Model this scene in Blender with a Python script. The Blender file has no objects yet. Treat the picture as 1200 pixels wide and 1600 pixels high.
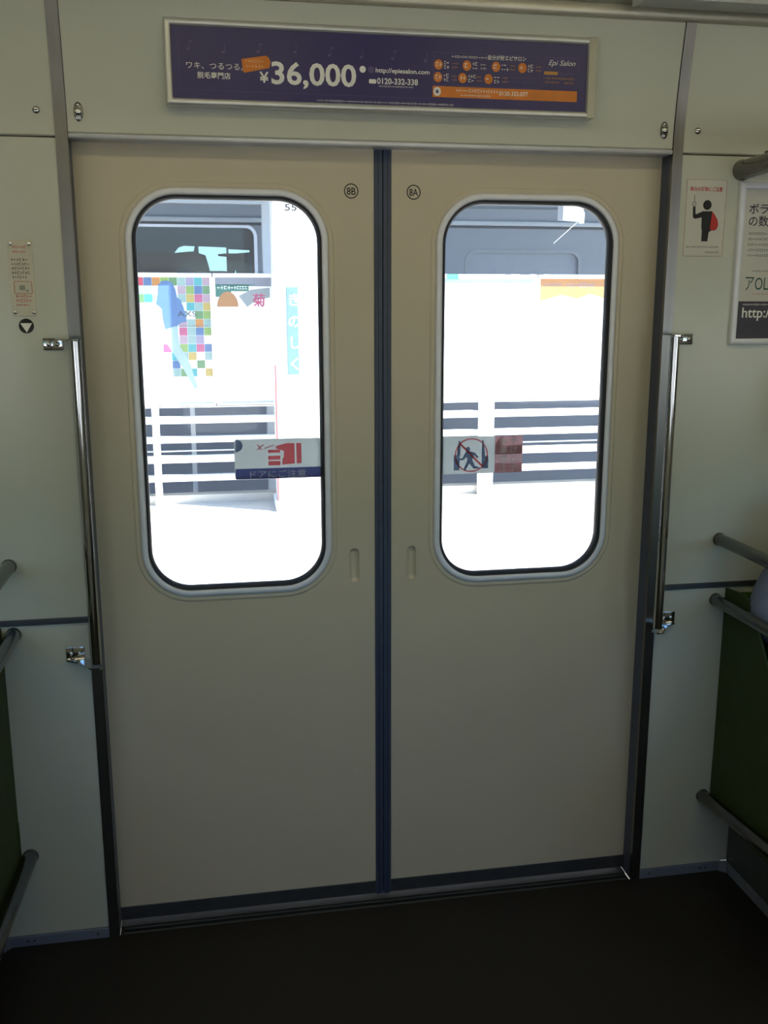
import bpy, bmesh, math, random
from mathutils import Vector, Matrix
PI = math.pi
random.seed(7)
SC = bpy.context.scene
COL = SC.collection

# ------------------------------------------------------------------ camera
cam_d = bpy.data.cameras.new('camera')
cam = bpy.data.objects.new('camera', cam_d); COL.objects.link(cam)
cam_d.sensor_fit = 'VERTICAL'; cam_d.sensor_height = 24.0
cam_d.lens = 24.0 * 1513.64 / 1600.0
cam_d.clip_start = 0.02; cam_d.clip_end = 400
yaw, pit, rol = 0.17738, 0.21115, 0.00107
fw = Vector((math.sin(yaw)*math.cos(pit), math.cos(yaw)*math.cos(pit), -math.sin(pit)))
rt = Vector((math.cos(yaw), -math.sin(yaw), 0)); dn = fw.cross(rt)
rt2 = rt*math.cos(rol) + dn*math.sin(rol); dn2 = dn*math.cos(rol) - rt*math.sin(rol)
M = Matrix((rt2, -dn2, -fw)).transposed().to_4x4()
M.translation = Vector((-0.38988, -2.13849, 1.47848))
cam.matrix_world = M
SC.camera = cam

# ------------------------------------------------------------------ world, sun, exposure
world = bpy.data.worlds.new('sky'); SC.world = world; world.use_nodes = True
wn = world.node_tree; bg = wn.nodes['Background']
sky = wn.nodes.new('ShaderNodeTexSky'); sky.sky_type = 'NISHITA'
sky.sun_disc = False; sky.sun_elevation = math.radians(52); sky.sun_rotation = math.radians(135)
sky.air_density = 1.0; sky.dust_density = 1.5; sky.ozone_density = 1.0
tint = wn.nodes.new('ShaderNodeMix'); tint.data_type = 'RGBA'; tint.blend_type = 'MULTIPLY'; tint.inputs[0].default_value = 1.0
tint.inputs[7].default_value = (.62, .98, 1.32, 1)      # cool white balance of the picture
wn.links.new(sky.outputs[0], tint.inputs[6]); wn.links.new(tint.outputs[2], bg.inputs[0]); bg.inputs[1].default_value = 0.32

sun_d = bpy.data.lights.new('sun', 'SUN'); sun_d.energy = 32.0; sun_d.angle = math.radians(0.6)
sun_d.color = (1.0, 0.96, 0.88)
sun = bpy.data.objects.new('sun', sun_d); COL.objects.link(sun)
# light travels away from the train, up the platform and to the left
sdir = Vector((-0.88, 0.47, -math.tan(math.radians(52)))).normalized()
sun.rotation_euler = sdir.to_track_quat('-Z', 'Y').to_euler()
sun.location = (6, -6, 12)

vs = SC.view_settings
vs.view_transform = 'Standard'; vs.look = 'None'; vs.gamma = 1.0; vs.use_curve_mapping = False
vs.exposure = -0.03
SC.cycles.use_denoising = True
SC.cycles.max_bounces = 12; SC.cycles.diffuse_bounces = 6; SC.cycles.glossy_bounces = 6
SC.cycles.transparent_max_bounces = 16
SC.cycles.caustics_reflective = False
SC.cycles.sample_clamp_indirect = 6.0
LAMP_POWER = 1.5
LIGHT_BLIND_Z = 1.60

# ------------------------------------------------------------------ helpers
def lin(c):
    return tuple(((v/255)/12.92 if v/255 <= .04045 else ((v/255+.055)/1.055)**2.4) for v in c)

MATS = {}
def mat(name, rgb, rough=.5, metal=0.0, vary=.05, scale=30, bump=0.0, bscale=120, spec=.5, stretch=None, coat=0.0, emit=None):
    if name in MATS: return MATS[name]
    m = bpy.data.materials.new(name); m.use_nodes = True
    nt = m.node_tree; b = nt.nodes['Principled BSDF']
    c = lin(rgb)
    b.inputs['Roughness'].default_value = rough; b.inputs['Metallic'].default_value = metal
    b.inputs['Specular IOR Level'].default_value = spec
    b.inputs['Coat Weight'].default_value = coat; b.inputs['Coat Roughness'].default_value = .12
    tc = nt.nodes.new('ShaderNodeTexCoord'); mp = nt.nodes.new('ShaderNodeMapping')
    nt.links.new(tc.outputs['Object'], mp.inputs['Vector'])
    if stretch: mp.inputs['Scale'].default_value = stretch
    n = nt.nodes.new('ShaderNodeTexNoise'); n.inputs['Scale'].default_value = scale; n.inputs['Detail'].default_value = 4
    nt.links.new(mp.outputs[0], n.inputs['Vector'])
    r = nt.nodes.new('ShaderNodeValToRGB')
    r.color_ramp.elements[0].position = .3; r.color_ramp.elements[1].position = .7
    r.color_ramp.elements[0].color = (*[v*(1-vary) for v in c], 1)
    r.color_ramp.elements[1].color = (*[min(1, v*(1+vary)) for v in c], 1)
    nt.links.new(n.outputs['Fac'], r.inputs[0]); nt.links.new(r.outputs[0], b.inputs['Base Color'])
    if bump:
        n2 = nt.nodes.new('ShaderNodeTexNoise'); n2.inputs['Scale'].default_value = bscale
        nt.links.new(mp.outputs[0], n2.inputs['Vector'])
        bp = nt.nodes.new('ShaderNodeBump'); bp.inputs['Strength'].default_value = bump; bp.inputs['Distance'].default_value = .002
        nt.links.new(n2.outputs['Fac'], bp.inputs['Height']); nt.links.new(bp.outputs[0], b.inputs['Normal'])
    if emit:
        b.inputs['Emission Color'].default_value = (*lin(rgb), 1); b.inputs['Emission Strength'].default_value = emit
    MATS[name] = m
    return m

def glass_mat(name='window glass', glare_haze=0.0):
    m = bpy.data.materials.new(name); m.use_nodes = True; nt = m.node_tree
    nt.nodes.clear()
    out = nt.nodes.new('ShaderNodeOutputMaterial'); mx = nt.nodes.new('ShaderNodeMixShader')
    tr = nt.nodes.new('ShaderNodeBsdfTransparent'); gl = nt.nodes.new('ShaderNodeBsdfGlossy'); fr = nt.nodes.new('ShaderNodeFresnel')
    n = nt.nodes.new('ShaderNodeTexNoise'); n.inputs['Scale'].default_value = 6
    r = nt.nodes.new('ShaderNodeValToRGB'); r.color_ramp.elements[0].color = (.90, .93, .94, 1); r.color_ramp.elements[1].color = (.95, .97, .98, 1)
    nt.links.new(n.outputs['Fac'], r.inputs[0]); nt.links.new(r.outputs[0], tr.inputs[0])
    gl.inputs['Roughness'].default_value = .02; fr.inputs['IOR'].default_value = 1.35
    nt.links.new(fr.outputs[0], mx.inputs[0]); nt.links.new(tr.outputs[0], mx.inputs[1]); nt.links.new(gl.outputs[0], mx.inputs[2])
    nt.links.new(mx.outputs[0], out.inputs[0])
    if glare_haze:  # translucent share imitates camera glare as a haze in the pane
        tl = nt.nodes.new('ShaderNodeBsdfTranslucent'); tl.inputs[0].default_value = (.82, .86, 1.0, 1)
        mg = nt.nodes.new('ShaderNodeMixShader'); n2 = nt.nodes.new('ShaderNodeTexNoise'); n2.inputs['Scale'].default_value = 9
        mr = nt.nodes.new('ShaderNodeMapRange'); mr.inputs['To Min'].default_value = glare_haze*.8; mr.inputs['To Max'].default_value = glare_haze*1.2
        nt.links.new(n2.outputs['Fac'], mr.inputs[0]); nt.links.new(mr.outputs[0], mg.inputs[0])
        nt.links.new(mx.outputs[0], mg.inputs[1]); nt.links.new(tl.outputs[0], mg.inputs[2]); nt.links.new(mg.outputs[0], out.inputs[0])
    return m
GLASS = glass_mat(); GLASS_DOOR = glass_mat('glare haze door glass', .022)  # door panes carry a haze standing in for camera glare

def film_mat(name, rgb, trans=.5, clear=.25):
    """thin printed film stuck on glass: scatters light from both sides"""
    if name in MATS: return MATS[name]
    m = bpy.data.materials.new(name); m.use_nodes = True; nt = m.node_tree; nt.nodes.clear()
    out = nt.nodes.new('ShaderNodeOutputMaterial'); mx = nt.nodes.new('ShaderNodeMixShader')
    d = nt.nodes.new('ShaderNodeBsdfDiffuse'); t = nt.nodes.new('ShaderNodeBsdfTranslucent')
    n = nt.nodes.new('ShaderNodeTexNoise'); n.inputs['Scale'].default_value = 40
    r = nt.nodes.new('ShaderNodeValToRGB'); c = lin(rgb)
    r.color_ramp.elements[0].color = (*[v*.93 for v in c], 1); r.color_ramp.elements[1].color = (*[min(1, v*1.05) for v in c], 1)
    nt.links.new(n.outputs['Fac'], r.inputs[0])
    for s in (d, t): nt.links.new(r.outputs[0], s.inputs[0])
    mx.inputs[0].default_value = trans
    nt.links.new(d.outputs[0], mx.inputs[1]); nt.links.new(t.outputs[0], mx.inputs[2])
    tp = nt.nodes.new('ShaderNodeBsdfTransparent'); m2 = nt.nodes.new('ShaderNodeMixShader'); m2.inputs[0].default_value = clear
    nt.links.new(r.outputs[0], tp.inputs[0]); nt.links.new(mx.outputs[0], m2.inputs[1]); nt.links.new(tp.outputs[0], m2.inputs[2]); nt.links.new(m2.outputs[0], out.inputs[0])
    MATS[name] = m; return m

def tag(o, label=None, cat=None, group=None, kind=None):
    if label: o['label'] = label
    if cat: o['category'] = cat
    if group: o['group'] = group
    if kind: o['kind'] = kind
    return o

def offset(p):
    v = Vector((0, 0, 0))
    while p is not None:
        v += Vector(p.location); p = p.parent
    return v

def root(name, loc, label=None, cat=None, group=None, kind=None):
    o = bpy.data.objects.new(name, None); COL.objects.link(o)
    o.location = loc; o.empty_display_size = .05
    return tag(o, label, cat, group, kind)

def link_mesh(name, me, material, parent=None, smooth=False, loc=None):
    """world-space mesh data -> one object under parent"""
    off = offset(parent) if parent else Vector((0, 0, 0))
    base = Vector(loc) if loc is not None else None
    shift = base if (base is not None and parent is None) else off
    me.transform(Matrix.Translation(-shift))
    o = bpy.data.objects.new(name, me); COL.objects.link(o)
    if parent: o.parent = parent
    elif base is not None: o.location = base
    me.materials.clear(); me.materials.append(material)
    if smooth:
        for p in me.polygons: p.use_smooth = True
    return o

class MB:
    def __init__(s): s.v = []; s.f = []
    def add(s, vs, fs):
        k = len(s.v); s.v += [tuple(v) for v in vs]; s.f += [tuple(i+k for i in f) for f in fs]; return s
    def box(s, x0, x1, y0, y1, z0, z1, ch=0.0):
        if ch <= 0:
            v = [(x, y, z) for x in (x0, x1) for y in (y0, y1) for z in (z0, z1)]
            return s.add(v, [(0, 1, 3, 2), (4, 6, 7, 5), (0, 4, 5, 1), (2, 3, 7, 6), (0, 2, 6, 4), (1, 5, 7, 3)])
        bm = bmesh.new(); bmesh.ops.create_cube(bm, size=1)
        for q in bm.verts: q.co = Vector(((x0+x1)/2+q.co.x*(x1-x0), (y0+y1)/2+q.co.y*(y1-y0), (z0+z1)/2+q.co.z*(z1-z0)))
        bmesh.ops.bevel(bm, geom=list(bm.edges), offset=ch, segments=2, affect='EDGES', profile=.5)
        bm.verts.index_update()
        s.add([q.co[:] for q in bm.verts], [[q.index for q in f.verts] for f in bm.faces]); bm.free(); return s
    def tube(s, pts, r, n=16, cap=True):
        pts = [Vector(p) for p in pts]; rs = r if isinstance(r, (list, tuple)) else [r]*len(pts)
        vs = []; prev = None
        for i, p in enumerate(pts):
            t = (pts[min(i+1, len(pts)-1)] - pts[max(i-1, 0)]).normalized()
            if prev is None:
                a = Vector((0, 0, 1)) if abs(t.z) < .9 else Vector((1, 0, 0)); u = t.cross(a).normalized()
            else: u = (prev - t*prev.dot(t)).normalized()
            prev = u; w = t.cross(u)
            vs += [p + (u*math.cos(2*PI*k/n) + w*math.sin(2*PI*k/n))*rs[i] for k in range(n)]
        fs = [(i*n+k, i*n+(k+1) % n, (i+1)*n+(k+1) % n, (i+1)*n+k) for i in range(len(pts)-1) for k in range(n)]
        if cap: fs += [tuple(range(n))[::-1], tuple((len(pts)-1)*n+k for k in range(n))]
        return s.add(vs, fs)
    def lathe(s, c, axis, prof, n=20, sx=1, sz=1):
        """prof: (radius, distance along axis); axis '-y' or 'z'"""
        c = Vector(c); vs = []
        for r, d in prof:
            for k in range(n):
                a = 2*PI*k/n; p, q = r*math.cos(a)*sx, r*math.sin(a)*sz
                vs.append(c + (Vector((p, -d, q)) if axis == '-y' else Vector((p, q, d))))
        m = len(prof)
        fs = [(i*n+k, i*n+(k+1) % n, (i+1)*n+(k+1) % n, (i+1)*n+k) for i in range(m-1) for k in range(n)]
        fs += [tuple(range(n))[::-1], tuple((m-1)*n+k for k in range(n))]
        return s.add(vs, fs)
    def prism_x(s, pts, x0, x1):
        n = len(pts); v = [(x0, y, z) for y, z in pts] + [(x1, y, z) for y, z in pts]
        return s.add(v, [tuple(range(n)), tuple(range(2*n-1, n-1, -1))] + [(k, n+k, n+(k+1) % n, (k+1) % n) for k in range(n)])
    def prism_y(s, pts, y0, y1):
        n = len(pts); v = [(x, y0, z) for x, z in pts] + [(x, y1, z) for x, z in pts]
        return s.add(v, [tuple(range(n)), tuple(range(2*n-1, n-1, -1))] + [(k, n+k, n+(k+1) % n, (k+1) % n) for k in range(n)])
    def prism_z(s, pts, z0, z1):
        n = len(pts); v = [(x, y, z0) for x, y in pts] + [(x, y, z1) for x, y in pts]
        return s.add(v, [tuple(range(n)), tuple(range(2*n-1, n-1, -1))] + [(k, n+k, n+(k+1) % n, (k+1) % n) for k in range(n)])
    def ring(s, x0, x1, z0, z1, r, prof, closed=True, n=8, sharp=False):
        """sweep a profile of (outward offset, y) round a rounded rectangle"""
        loops = [rr(x0-d, x1+d, z0-d, z1+d, r if sharp else r+d, n) for d, _ in prof]; L = len(loops[0]); m = len(prof)
        v = [(p[0], prof[i][1], p[1]) for i in range(m) for p in loops[i]]
        fs = [(i*L+k, i*L+(k+1) % L, ((i+1) % m)*L+(k+1) % L, ((i+1) % m)*L+k) for i in range(m if closed else m-1) for k in range(L)]
        return s.add(v, fs)
    def build(s, name, material, parent=None, smooth=False, loc=None, angle=None):
        me = bpy.data.meshes.new(name); me.from_pydata(s.v, [], s.f)
        bm = bmesh.new(); bm.from_mesh(me); bmesh.ops.recalc_face_normals(bm, faces=bm.faces)
        if smooth:
            for e in bm.edges:
                if len(e.link_faces) == 2 and e.calc_face_angle(0) > math.radians(angle or 40): e.smooth = False
        bm.to_mesh(me); bm.free()
        return link_mesh(name, me, material, parent, smooth, loc)

def rr(x0, x1, z0, z1, r, n=8):
    p = []
    for cx, cz, a0 in ((x1-r, z1-r, 0), (x0+r, z1-r, PI/2), (x0+r, z0+r, PI), (x1-r, z0+r, 1.5*PI)):
        p += [(cx+r*math.cos(a0+PI/2*k/n), cz+r*math.sin(a0+PI/2*k/n)) for k in range(n+1)]
    return p

def ell(cx, cz, rx, rz, n=24, a0=0, a1=2*PI):
    return [(cx+rx*math.cos(a0+(a1-a0)*k/n), cz+rz*math.sin(a0+(a1-a0)*k/n)) for k in range(n if abs(a1-a0-2*PI) < 1e-6 else n+1)]

def plate(name, outer, holes, y0, y1, material, parent=None, loc=None):
    """flat board in the x-z plane with real holes, from y0 to y1"""
    cu = bpy.data.curves.new(name, 'CURVE'); cu.dimensions = '2D'; cu.fill_mode = 'BOTH'; cu.extrude = abs(y1-y0)/2
    for L in [outer]+holes:
        sp = cu.splines.new('POLY'); sp.points.add(len(L)-1); sp.use_cyclic_u = True
        for i, (x, z) in enumerate(L): sp.points[i].co = (x, z, 0, 1)
    ob = bpy.data.objects.new(name, cu); COL.objects.link(ob)
    me = bpy.data.meshes.new_from_object(ob.evaluated_get(bpy.context.evaluated_depsgraph_get()))
    bpy.data.objects.remove(ob); bpy.data.curves.remove(cu)
    me.transform(Matrix.Translation((0, (y0+y1)/2, 0)) @ Matrix.Rotation(PI/2, 4, 'X'))
    return link_mesh(name, me, material, parent, loc=loc)

def text(body, x, z, y, size, material, parent, name='lettering', width=None, bold=0.0, align='LEFT', mirror=False, shear=0.0, rot=0.0, thick=.0004, spacing=1.0):
    """flat lettering in the x-z plane facing the carriage; x, z = left end of the base line"""
    cu = bpy.data.curves.new(name, 'FONT'); cu.body = body; cu.size = size; cu.align_x = align; cu.offset = bold*size
    cu.extrude = thick/2; cu.resolution_u = 3; cu.shear = shear; cu.space_character = spacing
    ob = bpy.data.objects.new(name, cu); COL.objects.link(ob)
    me = bpy.data.meshes.new_from_object(ob.evaluated_get(bpy.context.evaluated_depsgraph_get()))
    bpy.data.objects.remove(ob); bpy.data.curves.remove(cu)
    if width and len(me.vertices):
        xs = [v.co.x for v in me.vertices]; w = max(xs)-min(xs)
        if w > 1e-6:
            x_min = min(xs)
            for v in me.vertices: v.co.x = (v.co.x-x_min)*width/w
    if mirror: me.transform(Matrix.Scale(-1, 4, (1, 0, 0)))
    me.transform(Matrix.Translation((x, y, z)) @ Matrix.Rotation(PI/2, 4, 'X') @ Matrix.Rotation(rot, 4, 'Z'))
    return link_mesh(name, me, material, parent)

def small_print(rows, y, material, parent, name='small_print', thick=.0003):
    """lines of print too small to read: little irregular marks. rows = (x0, x1, z, height)"""
    m = MB()
    for x0, x1, z, h in rows:
        x = x0
        while x < x1-h*.4:
            w = h*random.uniform(.55, .95); kind = random.random()
            if kind < .4:
                m.box(x, x+w, y-thick, y, z+h*.42, z+h*.58); m.box(x+w*.38, x+w*.58, y-thick, y, z, z+h)
            elif kind < .75:
                m.box(x, x+w, y-thick, y, z+h*.8, z+h*.97); m.box(x, x+w, y-thick, y, z+h*.05, z+h*.2); m.box(x+w*.1, x+w*.28, y-thick, y, z+h*.2, z+h*.8)
            else:
                m.box(x, x+w*.8, y-thick, y, z+h*.35, z+h*.62)
            x += w+h*.2
    return tag(m.build(name, material, parent), kind='stuff')

# ------------------------------------------------------------------ materials
m_wall = mat('cream green melamine wall', (205, 207, 195), .22, vary=.02, scale=4, spec=.5, bump=.05, bscale=300)
m_wall_back = mat('dark wall backing', (40, 40, 38), .7)
m_door = mat('beige painted door', (206, 195, 172), .38, vary=.025, scale=3, bump=.06, bscale=260)
m_steel = mat('brushed stainless steel', (132, 129, 126), .30, 1.0, vary=.10, scale=60, stretch=(1, 1, .05))
m_steel_h = mat('brushed stainless band', (214, 208, 190), .42, .55, vary=.06, scale=60, stretch=(.05, 1, 1))
m_chrome = mat('polished steel pipe', (205, 205, 208), .10, 1.0, vary=.03)
m_satin = mat('satin steel pipe', (120, 120, 118), .20, 1.0, vary=.05)
m_alu = mat('pale aluminium frame', (234, 236, 246), .40, .12, vary=.03)
m_adalu = mat('aluminium poster frame', (214, 214, 212), .30, .45, vary=.04)
m_rubber = mat('black rubber', (30, 32, 38), .55, vary=.1, bump=.1)
m_rubber_blue = mat('dark blue grey door rubber', (66, 76, 98), .5, vary=.08)
m_kick = mat('worn kick plate steel', (92, 94, 98), .45, .7, vary=.12)
m_floor = mat('dark brown linoleum floor', (17, 13, 10), .65, vary=.25, scale=55, bump=.12, bscale=200)
m_ceil = mat('cream ceiling board', (224, 220, 200), .5, vary=.02)
m_green = mat('moss green plush', (52, 78, 22), .95, vary=.25, scale=90, bump=.5, bscale=500, spec=.1)
m_green_side = mat('dark green seat end', (50, 68, 26), .7, vary=.1)
m_heater = mat('grey heater box', (84, 92, 94), .5, .3, vary=.06)
m_skirt = mat('steel skirting', (150, 162, 188), .30, .5, vary=.08, scale=50, stretch=(.1, 1, 1))
m_white = mat('white plastic', (232, 232, 228), .45, vary=.02)
m_black = mat('black ink', (22, 22, 26), .6)
m_red = mat('red ink', (196, 52, 48), .6)
m_purple = mat('indigo poster paper', (58, 50, 108), .35, vary=.05, scale=12)
m_inkwhite = mat('white ink', (250, 249, 244), .5)
m_orange = mat('orange ink', (228, 132, 44), .5, vary=.08)
m_gold = mat('gold ink', (206, 150, 70), .5, vary=.08)
m_faint = mat('faint lilac ink', (104, 92, 140), .5)
m_paper = mat('poster paper', (214, 212, 204), .5, vary=.02)
m_navy = mat('dark slate ink', (62, 58, 74), .5)
m_greenink = mat('dark teal ink', (52, 92, 88), .5)

# =================================================================== THE SETTING
def wy(z):                       # the wall leans in a little above the doors
    return 0.0 if z <= 1.84 else -0.028*((z-1.84)/.22)**1.4
W0, W1 = .6505, .6745            # door posts, inner and outer face
END = 4.4

fl = MB().box(-END, END, -2.6, .0, -.06, 0).build('floor', m_floor)
tag(fl, 'dark brown train floor in front of the sliding doors', 'floor', kind='structure')

def wall_side(s):
    nm = 'wall_left' if s < 0 else 'wall_right'
    w = root(nm, (s*W1, 0, 0), kind='structure')
    tag(w, 'cream wall panels %s of the sliding doors' % ('left' if s < 0 else 'right'), 'wall')
    a, b = s*(W1+.0005), s*END
    x0, x1 = min(a, b), max(a, b)
    zz = [1.809+.0025] + [1.82+.0209*k for k in range(13)]
    up = [(wy(z), z) for z in zz]; prof = [(.004, 1.809)] + up + [(.05, 2.0708), (.05, 1.809)]
    MB().prism_x(prof, x0, x1).build('upper_panel', m_wall, w, smooth=True, angle=25)
    holes = []
    if True:
        hx = sorted((s*1.25, s*2.95)); holes = [rr(hx[0], hx[1], .98, 1.62, .08)]
    plate('middle_panel', [(x0, .802), (x1, .802), (x1, 1.8055), (x0, 1.8055)], holes, 0.0, .05, m_wall, w)
    MB().prism_x([(.0, .027), (.0, .7875), (.05, .7875), (.05, .027)], x0, x1).build('lower_panel', m_wall, w)
    plate('wall_backing', [(x0, 0), (x1, 0), (x1, 2.08), (x0, 2.08)], [rr(hx[0]-.005, hx[1]+.005, .975, 1.625, .08)], .0505, .085, m_wall_back, w)
    MB().box(x0, x1, -.0035, .045, .7885, .8012, .001).build('seam_strip', m_kick, w)
    sx = s*.7075
    sc = MB().lathe((sx, wy(1.857), 1.857), '-y', [(.0075, -.002), (.0075, .0012), (.0062, .003), (.003, .0042)]).build('screw', m_chrome, w, True)
    MB().box(sx-.0055, sx+.0055, wy(1.857)-.0047, wy(1.857)-.0038, 1.8563, 1.8577).build('screw_slot', m_black, sc)
    # side window further along the car
    n = 'window_1' if s < 0 else 'window_2'
    win = root(n, ((hx[0]+hx[1])/2, 0, .98), kind='structure')
    tag(win, 'side window of the train %s of the doors' % ('left' if s < 0 else 'right'), 'window')
    MB().ring(hx[0], hx[1], .98, 1.62, .08, [(-.02, .03), (-.02, -.006), (.012, -.006), (.012, .0)]).build('window_frame', m_alu, win, True)
    plate('pane', rr(hx[0]-.002, hx[1]+.002, .978, 1.622, .08), [], .036, .040, GLASS, win)
    bn = 'baseboard_left' if s < 0 else 'baseboard_right'
    bb = root(bn, (s*W1, 0, 0), kind='structure'); tag(bb, 'steel skirting strip at the foot of the %s wall' % ('left' if s < 0 else 'right'), 'skirting')
    e = s*.905
    bx = sorted((a, e))
    MB().box(bx[0], bx[1], -.004, .03, 0, .0255, .001).build('skirting_strip', m_skirt, bb)
    cx = MB(); cx.prism_z([(e, .0), (e, -.004), (e-s*.008, -.004), (e, -.012), (e+s*.006, -.02), (e+s*.012, -.012), (e+s*.012, 0)], 0, .0255)
    cx.build('corner_piece', m_skirt, bb)
    for k, px in enumerate((.70, .845, .86)):
        MB().lathe((s*px, -.004, .013), '-y', [(.003, 0), (.003, .0008), (.0015, .0012)], 10).build('rivet', m_kick, bb)
wall_side(-1); wall_side(1)

# header over the doors
hd = root('wall_header', (0, 0, 1.806), kind='structure'); tag(hd, 'cream header panel above the sliding doors', 'wall')
zz = [1.8185] + [1.825+.0205*k for k in range(13)]
MB().prism_x([(.004, 1.8165)] + [(wy(z), z) for z in zz] + [(.045, 2.071), (.045, 1.8165)], -.6495, .6495).build('header_panel', m_wall, hd, True, angle=25)
MB().prism_x([(-.0025, 1.8075), (-.0035, 1.8125), (-.001, 1.8155), (.045, 1.8155), (.045, 1.8060), (.0, 1.806)], -.6495, .6495).build('header_lip', m_alu, hd, True, angle=25)
for s in (-1, 1):
    x, z = s*.627, 1.856; y = wy(z)
    lt = MB().lathe((x, y, z), '-y', [(1, -.001), (1, .0012), (.93, .002), (.05, .0022)], 28, .0095, .0185).build('latch', m_satin, hd, True)
    MB().lathe((x, y, z), '-y', [(.0078, .001), (.0078, .004), (.006, .0062), (.002, .0072)]).build('lock_knob', m_chrome, lt, True)
    for dz in (-.0125, .0125):
        MB().lathe((x, y, z+dz), '-y', [(.0026, .0015), (.0026, .0028), (.0012, .0036)], 10).build('screw', m_chrome, lt, True)

# door posts (stainless)
for i, s in enumerate((-1, 1)):
    p = root('trim_%d' % (i+1), (s*W0, 0, 0), kind='structure'); tag(p, 'stainless door post at the %s of the doorway' % ('left' if s < 0 else 'right'), 'trim')
    zs = [0, 1.0, 1.84] + [1.86+.0211*k for k in range(11)]
    prof = [(wy(z)-.003, z) for z in zs] + [(.02, 2.071), (.008, 1.84), (.008, 0)]
    xs = sorted((s*W0, s*W1))
    MB().prism_x(prof, xs[0], xs[1]).build('post_face', m_steel, p, True, angle=30)
    xs = sorted((s*W0, s*(W0+.02)))
    MB().box(xs[0], xs[1], .0085, .10, 0, 1.805).build('post_channel', mat('blue grey channel', (84, 92, 116), .45, .2), p)

# stainless band and ceiling
tr = MB().prism_x([(-.034, 2.0715), (-.038, 2.0735), (-.041, 2.096), (-.038, 2.098), (.05, 2.098), (.05, 2.0715)], -END, END).build('trim_3', m_steel_h, None, True, angle=25)
tag(tr, 'stainless band running along the top of the wall', 'trim', kind='structure')
cp = [(.085, 2.098), (-.03, 2.0985), (-.08, 2.115), (-.22, 2.18), (-.45, 2.235), (-.8, 2.26), (-1.8, 2.26), (-2.15, 2.235), (-2.4, 2.18), (-2.55, 2.1), (-2.68, 2.09), (-2.68, 2.34), (.085, 2.34)]
ce = MB().prism_x(cp, -END, END).build('ceiling', m_ceil, None, True, angle=30); tag(ce, 'cream coved ceiling of the train', 'ceiling', kind='structure')

# opposite side of the car (behind the camera) and the two ends
holes = [rr(.13, .54, .84, 1.70, .09), rr(-.54, -.13, .84, 1.70, .09)]
for s in (-1, 1):
    a, b = sorted((s*1.1, s*2.8)); holes.append(rr(a, b, .95, 1.65, .08))
wb = plate('wall_back', [(-END, 0), (END, 0), (END, 2.12), (-END, 2.12)], holes, -2.66, -2.60, m_wall); tag(wb, 'opposite wall of the train with its windows', 'wall', kind='structure')
for k, L in enumerate(holes):
    xs = [p[0] for p in L]; zs = [p[1] for p in L]
    wi = root('window_%d' % (k+3), ((min(xs)+max(xs))/2, -2.6, min(zs)), kind='structure')
    tag(wi, ['right door window', 'left door window', 'left side window', 'right side window'][k]+' in the opposite wall', 'window')
    MB().ring(min(xs), max(xs), min(zs), max(zs), .085, [(-.018, -2.62), (-.018, -2.592), (.012, -2.592), (.012, -2.6)]).build('window_frame', m_alu, wi, True)
    plate('pane', L, [], -2.64, -2.636, GLASS, wi)
    if k > 1:
        zb = LIGHT_BLIND_Z
        MB().box(min(xs)+.02, max(xs)-.02, -2.630, -2.626, zb, max(zs)-.01).build('blind', mat('added grey blind', (112, 116, 112), .8), wi)  # unseen blinds added to control light from the rear windows
        MB().box(min(xs)+.02, max(xs)-.02, -2.634, -2.620, zb-.015, zb+.005, .003).build('added_blind_bar', m_alu, wi)
for s in (-1, 1):
    a, b = sorted((s*END, s*(END+.06)))
    w = MB().box(a, b, -2.66, .085, -.06, 2.34).build('wall_end_left' if s < 0 else 'wall_end_right', m_wall); tag(w, 'plain end wall at the %s end of the car' % ('left' if s < 0 else 'right'), 'wall', kind='structure')

# door sill
si = root('trim_4', (0, 0, 0), kind='structure'); tag(si, 'steel door sill with two guide ridges', 'sill')
MB().box(-W0, W0, .0, .12, -.06, -.006).build('sill_plate', m_rubber, si)
for y, w in ((.004, .007), (.022, .006)):
    MB().prism_x([(y-w/2, -.006), (y-w/2, .0005), (y-w/4, .003), (y+w/4, .003), (y+w/2, .0005), (y+w/2, -.006)], -W0+.01, W0-.01).build('guide_ridge', mat('dull sill metal', (58, 60, 60), .6, .5), si)
MB().box(-W0, W0, .034, .10, -.006, -.002).build('guide_slot', m_rubber, si)

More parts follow.
